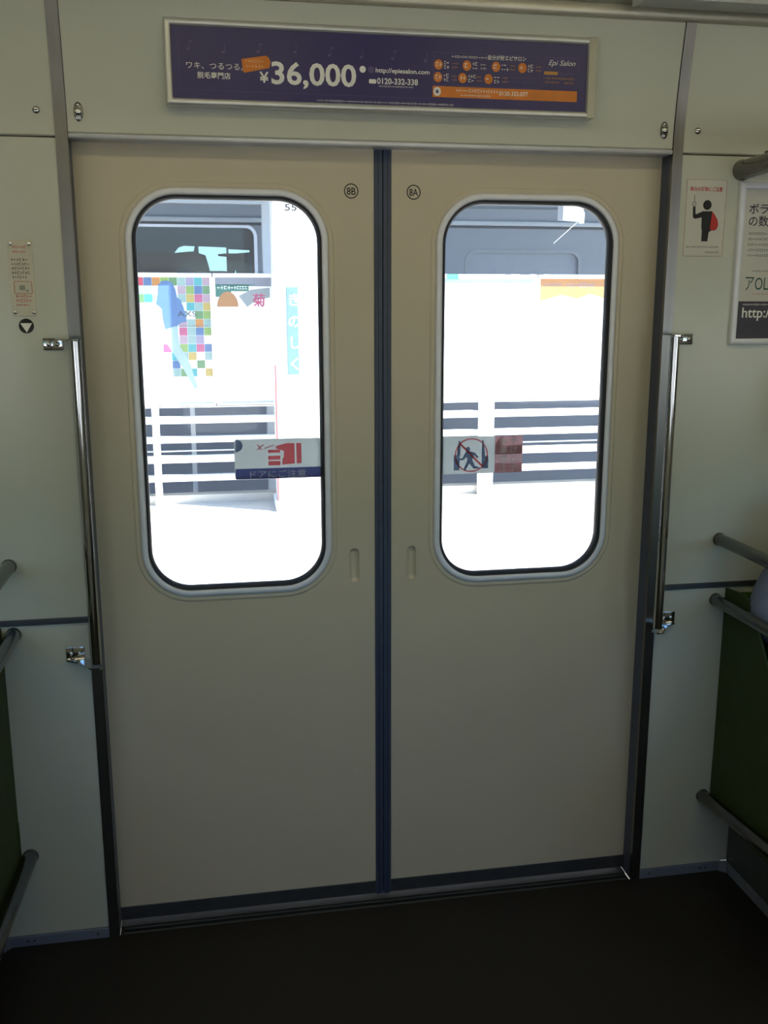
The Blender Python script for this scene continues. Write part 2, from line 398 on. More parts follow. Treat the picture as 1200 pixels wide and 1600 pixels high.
# =================================================================== SLIDING DOORS
DY = .050                         # inner face of the doors
def door(s):
    nm = 'door_1' if s < 0 else 'door_2'
    d = root(nm, (s*.335, DY, .006), kind='structure'); tag(d, 'beige sliding train door leaf on the %s with tall rounded window' % ('left' if s < 0 else 'right'), 'door')
    def X(a, b): return sorted((s*a, s*b))
    e = X(.0195, .672); wx = X(.1235, .5525); wz0, wz1 = .8225, 1.7185
    px = X(.0575, .0795)
    slot = rr(px[0], px[1], .835, .917, .0108, 6)
    body = plate('door_panel', [(e[0], .006), (e[1], .006), (e[1], 1.84), (e[0], 1.84)], [rr(wx[0]+.012, wx[1]-.012, wz0+.012, wz1-.012, .098), slot], DY, DY+.026, m_door, d)
    # shallow pressed bead around the window
    MB().ring(wx[0], wx[1], wz0, wz1, .108, [(.004, DY+.0005), (.004, DY-.0012), (.009, DY-.0024), (.0125, DY-.002), (.0155, DY+.0004)], n=12).build('window_bead', m_door, d, True)
    # recessed finger pull
    MB().ring(px[0], px[1], .835, .917, .0108, [(.0018, DY-.0006), (.0, DY-.0002), (-.002, DY+.004), (-.005, DY+.0075), (-.0102, DY+.0085)], closed=False, n=6).prism_y(rr(px[0]+.004, px[1]-.004, .839, .913, .0067, 6), DY+.0083, DY+.010).build('finger_pull', m_door, d, True)
    # aluminium frame, rubber gasket, pane
    fr = MB().ring(wx[0], wx[1], wz0, wz1, .108, [(.0025, DY+.001), (.0015, DY-.004), (-.002, DY-.0065), (-.010, DY-.0065), (-.0125, DY-.004), (-.0135, DY+.02), (-.006, DY+.02)], n=12).build('window_frame', m_alu, d, True, angle=50)
    MB().ring(wx[0], wx[1], wz0, wz1, .108, [(-.0128, DY-.003), (-.0165, DY-.002), (-.0205, DY+.004), (-.0205, DY+.02), (-.0128, DY+.02)], n=12).build('gasket', m_rubber, fr, True)
    plate('pane', rr(wx[0]+.014, wx[1]-.014, wz0+.014, wz1-.014, .094, 10), [], DY+.010, DY+.014, GLASS_DOOR, fr)
    # rubber nosing where the two leaves meet
    a = X(.0004, .0195)
    MB().box(a[0], a[1], DY-.004, DY+.03, .004, 1.84, .003).build('edge_rubber', m_rubber_blue, d, True)
    g = X(.0100, .0112)
    MB().box(g[0], g[1], DY-.0046, DY-.003, .006, 1.83).build('rubber_groove', m_rubber, d)
    k = X(.0200, .668)
    MB().box(k[0], k[1], DY-.0022, DY+.004, .007, .0415, .0008).build('kick_plate', m_kick, d)
    # number badge
    cx, cz = s*.0695, 1.720
    MB().ring(cx-.0001, cx+.0001, cz-.0001, cz+.0001, .0001, [(.0135, DY-.0004), (.0158, DY-.0004), (.0158, DY+.0002), (.0135, DY+.0002)], n=8).build('number_ring', m_black, d)
    text('8B' if s < 0 else '8A', cx-.0098, cz-.0076, DY-.0003, .0212, m_black, d, 'door_number', width=.0196, bold=.012)
door(-1); door(1)

# stickers on the door panes
GY = DY+.0095
f_grey = film_mat('grey white sticker film', (206, 212, 214), .8, .10); f_navy = film_mat('navy sticker film', (150, 156, 200), .8, .25)
f_red = film_mat('red sticker film', (246, 168, 174), .8, .4); f_pale = film_mat('pale lettering film', (236, 240, 242), .5, .1); f_pink = film_mat('pink red sticker film', (240, 204, 210), .8, .4)
f_dark = film_mat('slate sticker film', (166, 178, 200), .8, .25); f_grey2 = film_mat('shaded sticker band', (160, 174, 180), .55)
st = root('door_sticker', (-.24, GY, 1.088), 'pale sticker with red logo over a navy warning band on left door pane', 'sticker')
plate('film', rr(-.340, -.1425, 1.0885, 1.1800, .006, 4), [], GY-.0006, GY, f_grey, st)
plate('warning_band', [(-.3385, 1.0887), (-.1430, 1.0887), (-.1430, 1.1130), (-.3385, 1.1130)], [], GY-.0010, GY-.0006, f_navy, st)
text('ドアにご注意', -.306, 1.0925, GY-.0010, .0185, f_pale, st, width=.128, bold=.01)
MB().prism_y(ell(-.338, 1.166, .017, .015, 14, -PI*.5, PI*.45)+[(-.338, 1.151)], GY-.0009, GY-.0006).build('peeled_corner', f_dark, st)
lg = MB()                         # red mark seen from behind
for a, b, c, e in ((-.1995, -.188, 1.122, 1.169),): lg.box(a, b, GY-.0009, GY-.0006, c, e)
lg.prism_y([(-.232, 1.120), (-.2035, 1.122), (-.2035, 1.169), (-.222, 1.1695), (-.246, 1.163), (-.246, 1.157), (-.228, 1.152), (-.2285, 1.137), (-.232, 1.133)], GY-.0009, GY-.0006)
for z0, z1 in ((1.119, 1.129), (1.132, 1.141), (1.148, 1.155)): lg.box(-.264, -.2365, GY-.0009, GY-.0006, z0, z1)
lg.build('red_mark', f_red, st)
MB().prism_y([(-.290, 1.168), (-.285, 1.168), (-.2765, 1.155), (-.2815, 1.155)], GY-.0009, GY-.0006).prism_y([(-.2765, 1.168), (-.272, 1.168), (-.287, 1.155), (-.2915, 1.155)], GY-.00105, GY-.0009).prism_y([(-.272, 1.160), (-.25, 1.167), (-.25, 1.164), (-.272, 1.157)], GY-.0009, GY-.0006).build('cross_mark', f_pink, st)

st = root('door_sticker', (.24, GY, 1.085), 'grey no rushing pictogram sticker with red text column on right door pane', 'sticker')
plate('film', rr(.1415, .340, 1.0850, 1.1738, .003, 3), [], GY-.0006, GY, f_grey, st)
plate('red_column', [(.2715, 1.0852), (.3398, 1.0852), (.3398, 1.1736), (.2715, 1.1736)], [], GY-.0010, GY-.0006, f_pink, st)
for col, x in (('乗車禁止', .2820), ('かけこみ', .3085)):
    for k, ch in enumerate(col): text(ch, x, 1.1535-.0208*k, GY-.0010, .0205, f_pale, st, bold=.008)
cx, cz = .214, 1.1295
MB().ring(cx-.0001, cx+.0001, cz-.0001, cz+.0001, .0001, [(.0375, GY-.0013), (.0405, GY-.0013), (.0405, GY-.0010), (.0375, GY-.0010)], n=10).build('ban_ring', f_red, st)
c45, q = math.cos(PI/4)*.0385, .0016
MB().prism_y([(cx-c45-q, cz+c45-q), (cx-c45+q, cz+c45+q), (cx+c45+q, cz-c45+q), (cx+c45-q, cz-c45-q)], GY-.0013, GY-.0010).build('ban_slash', f_red, st)
pg = MB(); ya, yb = GY-.0009, GY-.0006
pg.prism_y(ell(.2055, 1.1435, .0058, .0062, 14), ya, yb)
pg.prism_y([(.1995, 1.137), (.2095, 1.139), (.2225, 1.1355), (.2325, 1.124), (.2285, 1.1215), (.2195, 1.129), (.2165, 1.118), (.2235, 1.103), (.2345, 1.101), (.2335, 1.0965), (.2195, 1.097), (.2095, 1.110), (.2000, 1.0925), (.1945, 1.095), (.2045, 1.1165), (.2025, 1.126), (.1945, 1.1175), (.1855, 1.1185), (.186, 1.123), (.1925, 1.1225)], ya, yb)
pg.prism_y([(.1715, 1.094), (.1855, 1.094), (.1855, 1.130), (.1715, 1.130)], ya, yb).prism_y([(.1790, 1.13), (.1870, 1.128), (.1870, 1.164), (.1820, 1.164)], ya, yb)
pg.prism_y([(.2400, 1.097), (.2560, 1.097), (.2560, 1.127), (.2400, 1.127)], ya, yb).prism_y([(.2395, 1.127), (.2480, 1.127), (.2440, 1.165), (.2395, 1.165)], ya, yb)
pg.build('pictogram', f_dark, st)

# =================================================================== ADVERT OVER THE DOORS
AY = -.0300
ad = root('advert_frame', (0, AY, 1.868), 'long indigo advert with ¥36,000 in an aluminium frame above the doors', 'advert')
MB().box(-.4495, .4485, AY+.0005, AY+.030, 1.8705, 2.0255).build('back_board', m_adalu, ad)
MB().ring(-.4400, .4300, 1.8815, 2.0180, .0015, [(-.001, AY+.001), (-.001, AY-.003), (.003, AY-.0065), (.009, AY-.0065), (.0125, AY-.003), (.0135, AY+.012), (.0, AY+.012)], n=3, sharp=True).build('frame', m_adalu, ad, True, angle=50)
MB().box(.4302, .4490, AY-.0072, AY+.001, 1.8690, 2.0305, .001).build('end_clip', mat('dull clip metal', (176, 174, 160), .45, .4), ad)
MB().box(-.4400, .4300, AY-.0008, AY+.0005, 1.8815, 2.0180).build('poster_sheet', m_purple, ad)
P = AY-.0008
text('36,000', -.2425, 1.9165, P, .0585, m_inkwhite, ad, 'price', width=.1735, bold=.022)
text('¥', -.2665, 1.9175, P, .0275, m_inkwhite, ad, 'yen_sign', width=.0185, bold=.02)
text('ワキ、つるつる。', -.4110, 1.9395, P, .0145, m_inkwhite, ad, 'slogan', width=.1130)
text('脱毛専門店', -.3900, 1.9222, P, .0130, m_inkwhite, ad, 'shop_type', width=.0655, bold=.012)
text('http://epiesalon.com', -.0285, 1.9455, P, .0122, m_inkwhite, ad, 'web_address', width=.1135, bold=.018)
text('0120-332-338', -.0255, 1.9235, P, .0160, m_inkwhite, ad, 'phone_number', width=.0860, bold=.02)
MB().prism_y(rr(-.0425, -.0275, 1.9235, 1.9318, .002, 3), P-.0003, P).build('phone_mark', m_inkwhite, ad)
tg = MB().prism_y([(-.3015, 1.9600), (-.2520, 1.9680), (-.2465, 1.9640), (-.2435, 1.9560), (-.2465, 1.9450), (-.2960, 1.9345), (-.2990, 1.9365)], P-.0006, P).build('price_tag', m_orange, ad)
small_print([(-.2945, -.2545, 1.9535, .0062), (-.2930, -.2545, 1.9440, .0062)], P-.0006, mat('pale amber ink', (244, 206, 150), .5), ad)
for x in (-.0555, -.0380):
    MB().prism_y(ell(x, 1.9500, .0066, .0066, 18), P-.0003, P).build('round_mark', m_faint if x > -.05 else m_inkwhite, ad)
small_print([(-.0225, .052, 1.9175, .0028), (-.151, .139, 1.8855, .0036)], P, m_inkwhite, ad)
fx = MB()                         # thin rules
for a, b, c, e in ((.093, .3255, 1.9885, 1.9892), (.093, .3255, 1.9260, 1.9266), (.093, .0936, 1.926, 1.989), (.3250, .3256, 1.926, 1.989), (.3320, .4110, 1.9885, 1.9892), (.3320, .3326, 1.928, 1.989), (.4104, .4110, 1.928, 1.989), (-.425, .088, 1.8985, 1.8990), (-.425, -.4245, 1.8985, 2.003)):
    fx.box(a, b, P-.0002, P, c, e)
fx.build('ruled_lines', m_faint, ad)
text('自分が好エピサロン', .2100, 1.9795, P, .0100, m_inkwhite, ad, 'salon_title', width=.0830, bold=.012)
small_print([(.132, .206, 1.9800, .0042)], P, m_inkwhite, ad)
for x, z in ((.104, 1.9655), (.165, 1.9655), (.2280, 1.9655), (.2855, 1.9655), (.103, 1.9410), (.1560, 1.9410), (.2120, 1.9410)):
    MB().prism_y(ell(x, z, .0092, .0100, 20), P-.0004, P).build('branch_disc', m_orange, ad)
    small_print([(x-.0052, x+.0052, z-.004, .0085)], P-.0004, m_inkwhite, ad, 'branch_letter')
    small_print([(x+.0122, x+.0260, z+.0006, .0066), (x+.0122, x+.0260, z-.0078, .0066)], P, m_inkwhite, ad)
    small_print([(x+.0295, x+.0420, z+.0012, .0036), (x+.0295, x+.0420, z-.0060, .0036)], P, m_gold if x != .165 else m_inkwhite, ad)
small_print([(.245, .318, 1.9440, .0036), (.245, .318, 1.9360, .0036)], P, m_faint, ad)
MB().box(.0920, .4085, P-.0004, P, 1.9020, 1.9235).build('orange_bar', m_orange, ad)
MB().prism_y(ell(.1015, 1.9128, .0080, .0088, 20), P-.0007, P-.0004).build('bar_disc', m_inkwhite, ad)
MB().prism_y(ell(.1015, 1.9128, .0034, .0038, 14), P-.0010, P-.0007).build('bar_disc_centre', m_faint, ad)
small_print([(.142, .232, 1.9135, .0058), (.152, .218, 1.9050, .0044)], P-.0004, m_inkwhite, ad)
text('0120-332-077', .2360, 1.9095, P-.0004, .0120, m_inkwhite, ad, 'bar_phone_number', width=.0630, bold=.012)
small_print([(.308, .398, 1.9130, .0050), (.308, .398, 1.9060, .0040)], P-.0004, m_gold, ad)
text('Epi Salon', .3430, 1.9735, P, .0150, m_inkwhite, ad, 'salon_name', width=.0600, shear=.35)
MB().box(.3340, .3640, P-.0003, P, 1.9545, 1.9610).build('opening_chip', m_gold, ad)
small_print([(.366, .405, 1.9550, .0052)], P, m_faint, ad); small_print([(.336, .405, 1.9450, .0050), (.336, .372, 1.9370, .0050), (.378, .400, 1.9370, .0040)], P, m_gold, ad)
for k, (x, z) in enumerate(((-.404, 1.982), (-.335, 1.979), (-.266, 1.982), (-.192, 1.984), (-.122, 1.981), (-.056, 1.980), (.009, 1.980), (.078, 1.978))):
    n = MB().prism_y(ell(x-.002, z-.007, .0034, .0026, 12), P-.0002, P).box(x+.0004, x+.0014, P-.0002, P, z-.007, z+.008)
    if k % 2 == 0: n.box(x+.0014, x+.0060, P-.0002, P, z+.0055, z+.008)
    n.build('music_note', m_faint, ad)

# =================================================================== GRAB RAILS BESIDE THE DOORS
def grab_rail(s):
    g = root('grab_rail', (s*.655, 0, .71), 'upright polished steel grab rail on the %s side of the doors' % ('left' if s < 0 else 'right'), 'grab rail', 'grab rails beside the doors')
    MB().tube([(s*.655, -.058, .712), (s*.655, -.058, 1.406)], .0108, 24).build('pipe', m_chrome, g, True)
    for top in (True, False):
        z0, z1 = (1.3860, 1.4100) if top else (.7020, .7330)
        xs = sorted((s*.687, s*.7265))
        br = MB().box(xs[0], xs[1], -.0036, 0, z0, z1, .0015).build('bracket', m_chrome, g, True)
        zt = z1-.002 if top else z0
        sh = [(s*.7265, 0), (s*.7265, -.006), (s*.700, -.022), (s*.672, -.062), (s*.662, -.0705), (s*.648, -.0705), (s*.6435, -.062), (s*.6435, -.052), (s*.662, -.030), (s*.680, 0)]
        MB().prism_z(sh, zt-.001, zt+.0022).build('bracket_arm', m_chrome, br)
        for sx in (.6975, .716):
            MB().lathe((s*sx, -.0036, (z0+z1)/2), '-y', [(.0046, 0), (.0044, .0018), (.002, .0032)], 14).build('screw', m_chrome, br, True)
grab_rail(-1); grab_rail(1)

# =================================================================== NOTICES ON THE WALLS
pl = root('notice_plate', (-.759, 0, 1.455), 'narrow riveted notice plate with red and black text on left wall', 'notice')
MB().box(-.7835, -.7345, -.0012, 0, 1.4555, 1.6075, .0005).build('plate', mat('pale notice plate', (206, 202, 184), .3), pl)
for x in (-.7765, -.7405):
    for z in (1.5995, 1.4635): MB().lathe((x, -.0012, z), '-y', [(.0040, 0), (.0036, .0016), (.0012, .0026)], 12).build('rivet', m_chrome, pl, True)
small_print([(-.7735, -.7455, 1.5905, .0056), (-.7735, -.7460, 1.5815, .0050), (-.7735, -.7420, 1.4925, .0060), (-.7735, -.7400, 1.4840, .0058), (-.7740, -.7480, 1.4755, .0048)], -.0012, m_red, pl, 'red_lines')
small_print([(-.7775, -.7420, 1.5655, .0056), (-.7775, -.7420, 1.5570, .0052), (-.7775, -.7420, 1.5485, .0056), (-.7775, -.7430, 1.5395, .0056), (-.7775, -.7500, 1.5310, .0054)], -.0012, m_black, pl, 'black_lines')
MB().ring(-.7745, -.7410, 1.5010, 1.5245, .002, [(0, -.0012), (0, -.0016), (.0009, -.0016), (.0009, -.0012)], n=3).build('red_box', m_red, pl)
MB().box(-.7650, -.7540, -.0015, -.0012, 1.5080, 1.5175).box(-.7520, -.7480, -.0015, -.0012, 1.5045, 1.5085).build('faint_drawing', mat('faint grey ink', (150, 152, 140), .6), pl)
ts = root('triangle_sticker', (-.758, 0, 1.4215), 'round black sticker with white triangle below the notice plate', 'sticker')
MB().prism_y(ell(-.7575, 1.4355, .0150, .0150, 32), -.0006, 0).build('disc', m_black, ts)
MB().prism_y([(-.7692, 1.4412), (-.7458, 1.4412), (-.7575, 1.4222)], -.0010, -.0006).build('triangle', m_inkwhite, ts)

bs = root('manners_sticker', (.739, 0, 1.585), 'white pictogram sticker of figure with red backpack on right wall', 'sticker')
MB().prism_y([(.6895, 1.5855), (.7880, 1.5855), (.7880, 1.7545), (.6895, 1.7545)], -.0005, 0).build('sheet', m_paper, bs)
MB().ring(.6905, .7870, 1.5865, 1.7535, .001, [(0, -.0005), (0, -.0008), (.0007, -.0008), (.0007, -.0005)], n=2).build('red_border', mat('muted red ink', (170, 92, 88), .6), bs)
text('車内の荷物にご注意', .6985, 1.7295, -.0005, .0105, m_red, bs, 'headline', width=.0790, bold=.014)
fg = MB(); a, b = -.0010, -.0005
fg.prism_y(ell(.7425, 1.6990, .0103, .0108, 20), a, b)
fg.prism_y([(.7300, 1.6850), (.7555, 1.6855), (.7560, 1.6430), (.7500, 1.6400), (.7480, 1.6190), (.7330, 1.6190), (.7330, 1.6420), (.7310, 1.6500)], a, b)
fg.prism_y([(.7312, 1.6845), (.7312, 1.6720), (.7150, 1.6685), (.7100, 1.6705), (.7085, 1.6760), (.7080, 1.6955), (.7135, 1.6955), (.7145, 1.6800), (.7165, 1.6785)], a-.0001, b)
fg.build('figure', m_black, bs)
MB().prism_y([(.7555, 1.6845), (.7620, 1.6780), (.7700, 1.6660), (.7720, 1.6550), (.7690, 1.6465), (.7630, 1.6430), (.7540, 1.6440), (.7520, 1.6480)], -.0014, -.0010).build('backpack', m_red, bs)
MB().ring(.7065, .7140, 1.6975, 1.7045, .002, [(0, a), (0, b), (.0009, b), (.0009, a)], n=3).box(.7098, .7107, a, b, 1.7052, 1.7200).build('strap_ring', m_black, bs)
small_print([(.6970, .7780, 1.6045, .0042)], -.0005, m_black, bs); small_print([(.7430, .7760, 1.5925, .0048)], -.0005, m_navy, bs)

po = root('framed_poster', (1.1, 0, 1.384), 'framed white poster with a dark web address band on right wall', 'poster')
PX0, PX1, PZ0, PZ1 = .8325, 1.190, 1.3985, 1.7360
MB().box(PX0-.012, PX1+.012, -.004, 0, PZ0-.012, PZ1+.008).build('back_board', m_alu, po)
MB().ring(PX0, PX1, PZ0, PZ1, .002, [(0, -.004), (0, -.0085), (.003, -.010), (.012, -.010), (.0145, -.007), (.0145, 0)], n=3, sharp=True).build('frame', m_alu, po, True, angle=50)
MB().box(PX0, PX1, -.0046, -.004, PZ0, PZ1).build('sheet', m_paper, po)
MB().box(PX0, PX1, -.0050, -.0046, PZ0, 1.4845).build('address_band', m_navy, po)
text('ボランティア', .8440, 1.6825, -.0046, .0255, m_navy, po, 'headline', bold=.012)
text('の数だけ', .8440, 1.6555, -.0046, .0255, m_navy, po, 'headline', bold=.012)
small_print([(.8480, 1.12, 1.6345-.0122*k, .0055) for k in range(5)], -.0046, m_greenink, po)
small_print([(.862, 1.05, 1.5515, .0036)], -.0046, m_greenink, po)
text('アOLA', .8485, 1.5110, -.0046, .0400, m_greenink, po, 'logo_word', width=.0760, bold=.004)
small_print([(.868, 1.05, 1.5000, .0032)], -.0046, m_red, po)
small_print([(.846, 1.10, 1.4750, .0042)], -.0050, m_inkwhite, po)
text('http://', .8440, 1.4475, -.0050, .0330, m_inkwhite, po, 'web_address', bold=.01)

# =================================================================== BENCHES, GUARD PIPES, RACK
def bench(s):
    side = 'left' if s < 0 else 'right'
    bn = root('bench_seat', (s*.86, 0, 0), 'moss green plush bench seat along the %s wall' % side, 'bench', 'bench seats either side of the doors')
    def X(a, b): return sorted((s*a, s*b))
    e = .8585; f = 2.9
    a = X(e+.006, f)
    MB().prism_x([(-.002, .43), (-.002, .770), (-.02, .778), (-.045, .774), (-.06, .755), (-.095, .43)], a[0], a[1]).build('backrest', m_green, bn, True, angle=50)
    MB().prism_x([(-.01, .30), (-.01, .43), (-.12, .425), (-.48, .440), (-.525, .430), (-.540, .395), (-.53, .315), (-.50, .30)], a[0], a[1]).build('seat_cushion', m_green, bn, True, angle=50)
    b = X(e, e+.006)
    MB().prism_x([(-.002, .192), (-.002, .786), (-.09, .794), (-.112, .786), (-.125, .768), (-.138, .754), (-.158, .724), (-.217, .640), (-.27, .565), (-.36, .495), (-.50, .47), (-.535, .44), (-.52, .20), (-.48, .192)], b[0], b[1]).build('end_panel', m_green_side, bn, False)
    MB().box(*X(e-.002, e+.03), -.02, -.002, .20, .322, .003).build('hinge_block', m_green_side, bn)
    c = X(.918, f)
    hb = MB().box(c[0], c[1], -.46, -.002, .026, .19, .004).build('heater_box', m_heater, bn, True)
    MB().box(*X(.914, f), -.468, -.002, 0, .026, .001).build('heater_skirting', m_skirt, bn)
    MB().box(*X(.93, f), -.49, -.01, .19, .30).build('seat_frame', m_heater, bn)
bench(-1); bench(1)

def guard(s):
    side = 'left' if s < 0 else 'right'
    g = root('guard_rail', (s*.835, -.5, 0), 'three grey steel pipes guarding the end of the %s bench' % side, 'guard rail', 'pipe guards at the bench ends')
    dz = 0.0 if s > 0 else .012
    for x, z, ze, r in ((.832, .912+dz, .912+dz, .0150), (.834, .757+dz, .757+dz, .0150), (.838, .222+dz*.7, .268+dz*.7, .0165)):
        p = MB().tube([(s*x, .0, z), (s*x, -.015, z), (s*x, -.5, ze)], [r, r, r], 24).build('pipe', m_satin, g, True)
        MB().lathe((s*x, 0, z), '-y', [(r+.0015, 0), (r+.0015, .004), (r+.0002, .006)], 24).build('pipe_collar', m_satin, p, True)
    MB().tube([(s*.835, -.5, 0), (s*.835, -.5, 2.235)], .0165, 24).build('upright', m_satin, g, True)
guard(-1); guard(1)

rk = root('luggage_rack', (.83, 0, 1.75), 'steel luggage rack bracket above the framed poster', 'luggage rack')
MB().tube([(.822, 0, 1.776), (.822, -.004, 1.776), (.822, -.02, 1.776), (.822, -.10, 1.778), (.822, -.34, 1.786), (.822, -.36, 1.787)], [.0235, .0235, .0215, .021, .019, .012], 24).build('bracket_arm', m_satin, rk, True)
for y in (-.08, -.13, -.18, -.23, -.28, -.33):
    MB().tube([(.84, y, 1.812), (2.9, y, 1.812)], .006, 10).build('rack_bar', m_satin, rk, True)
MB().tube([(2.88, 0, 1.776), (2.88, -.36, 1.787)], .019, 16).build('bracket_arm', m_satin, rk, True)
for x in (.845, 2.88):
    MB().box(x-.006, x+.006, -.345, -.06, 1.79, 1.809).build('bar_cradle', m_satin, rk)

du = root('ceiling_strip', (1.6, -.07, 2.08), 'pale grey strip fixed under the ceiling over the right wall', 'ceiling strip')
MB().box(.512, 3.2, -.125, -.062, 2.0865, 2.118, .003).build('strip_body', mat('pale grey enamel', (206, 208, 206), .35), du, True)
MB().box(.5112, .518, -.127, -.060, 2.0855, 2.119, .002).build('end_cap', m_white, du)

# fluorescent lamps of the car
def lamp(x, y, label):
    l = root('ceiling_lamp', (x, y, 2.26), label, 'lamp', 'fluorescent lamps along the ceiling')
    MB().box(x-.62, x+.62, y-.06, y+.06, 2.235, 2.262, .006).build('housing', m_white, l, True)
    MB().tube([(x-.59, y, 2.215), (x+.59, y, 2.215)], .014, 12).build('tube', mat('fluorescent tube', (255, 246, 214), .5, emit=1.4), l, True)
    for e in (-1, 1): MB().box(x+e*.6-.012, x+e*.6+.012, y-.02, y+.02, 2.198, 2.237, .003).build('socket', m_white, l)
    ld = bpy.data.lights.new('lamp_light', 'AREA'); ld.shape = 'RECTANGLE'; ld.size = 1.15; ld.size_y = .06
    ld.energy = LAMP_POWER; ld.color = (1.0, .87, .42)
    lo = bpy.data.objects.new('lamp_light', ld); COL.objects.link(lo); lo.parent = l; lo.location = (0, 0, -.065)
for x, wx_ in ((-2.1, 'left'), (-.65, 'centre left'), (.8, 'centre right'), (2.25, 'right')):
    for y, wy_ in ((-.75, 'door-side'), (-1.85, 'far-side')):
        lamp(x, y, 'bare fluorescent tube lamp, %s one of the %s ceiling row' % (wx_, wy_))

# =================================================================== SEATED PASSENGER
def skin(name, vs, es, rs, material, parent, root_i=0, sub=2):
    me = bpy.data.meshes.new(name); me.from_pydata(vs, es, [])
    ob = bpy.data.objects.new(name, me); COL.objects.link(ob)
    sm = ob.modifiers.new('skin', 'SKIN')
    sm.use_smooth_shade = True
    for i, r in enumerate(rs):
        d = me.skin_vertices[0].data[i]
        d.radius = (r, r) if not isinstance(r, tuple) else r
        d.use_root = (i == root_i)
    ss = ob.modifiers.new('sub', 'SUBSURF'); ss.levels = sub; ss.render_levels = sub
    bpy.context.view_layer.update()
    m2 = bpy.data.meshes.new_from_object(ob.evaluated_get(bpy.context.evaluated_depsgraph_get()))
    bpy.data.objects.remove(ob)
    return link_mesh(name, m2, material, parent, True)

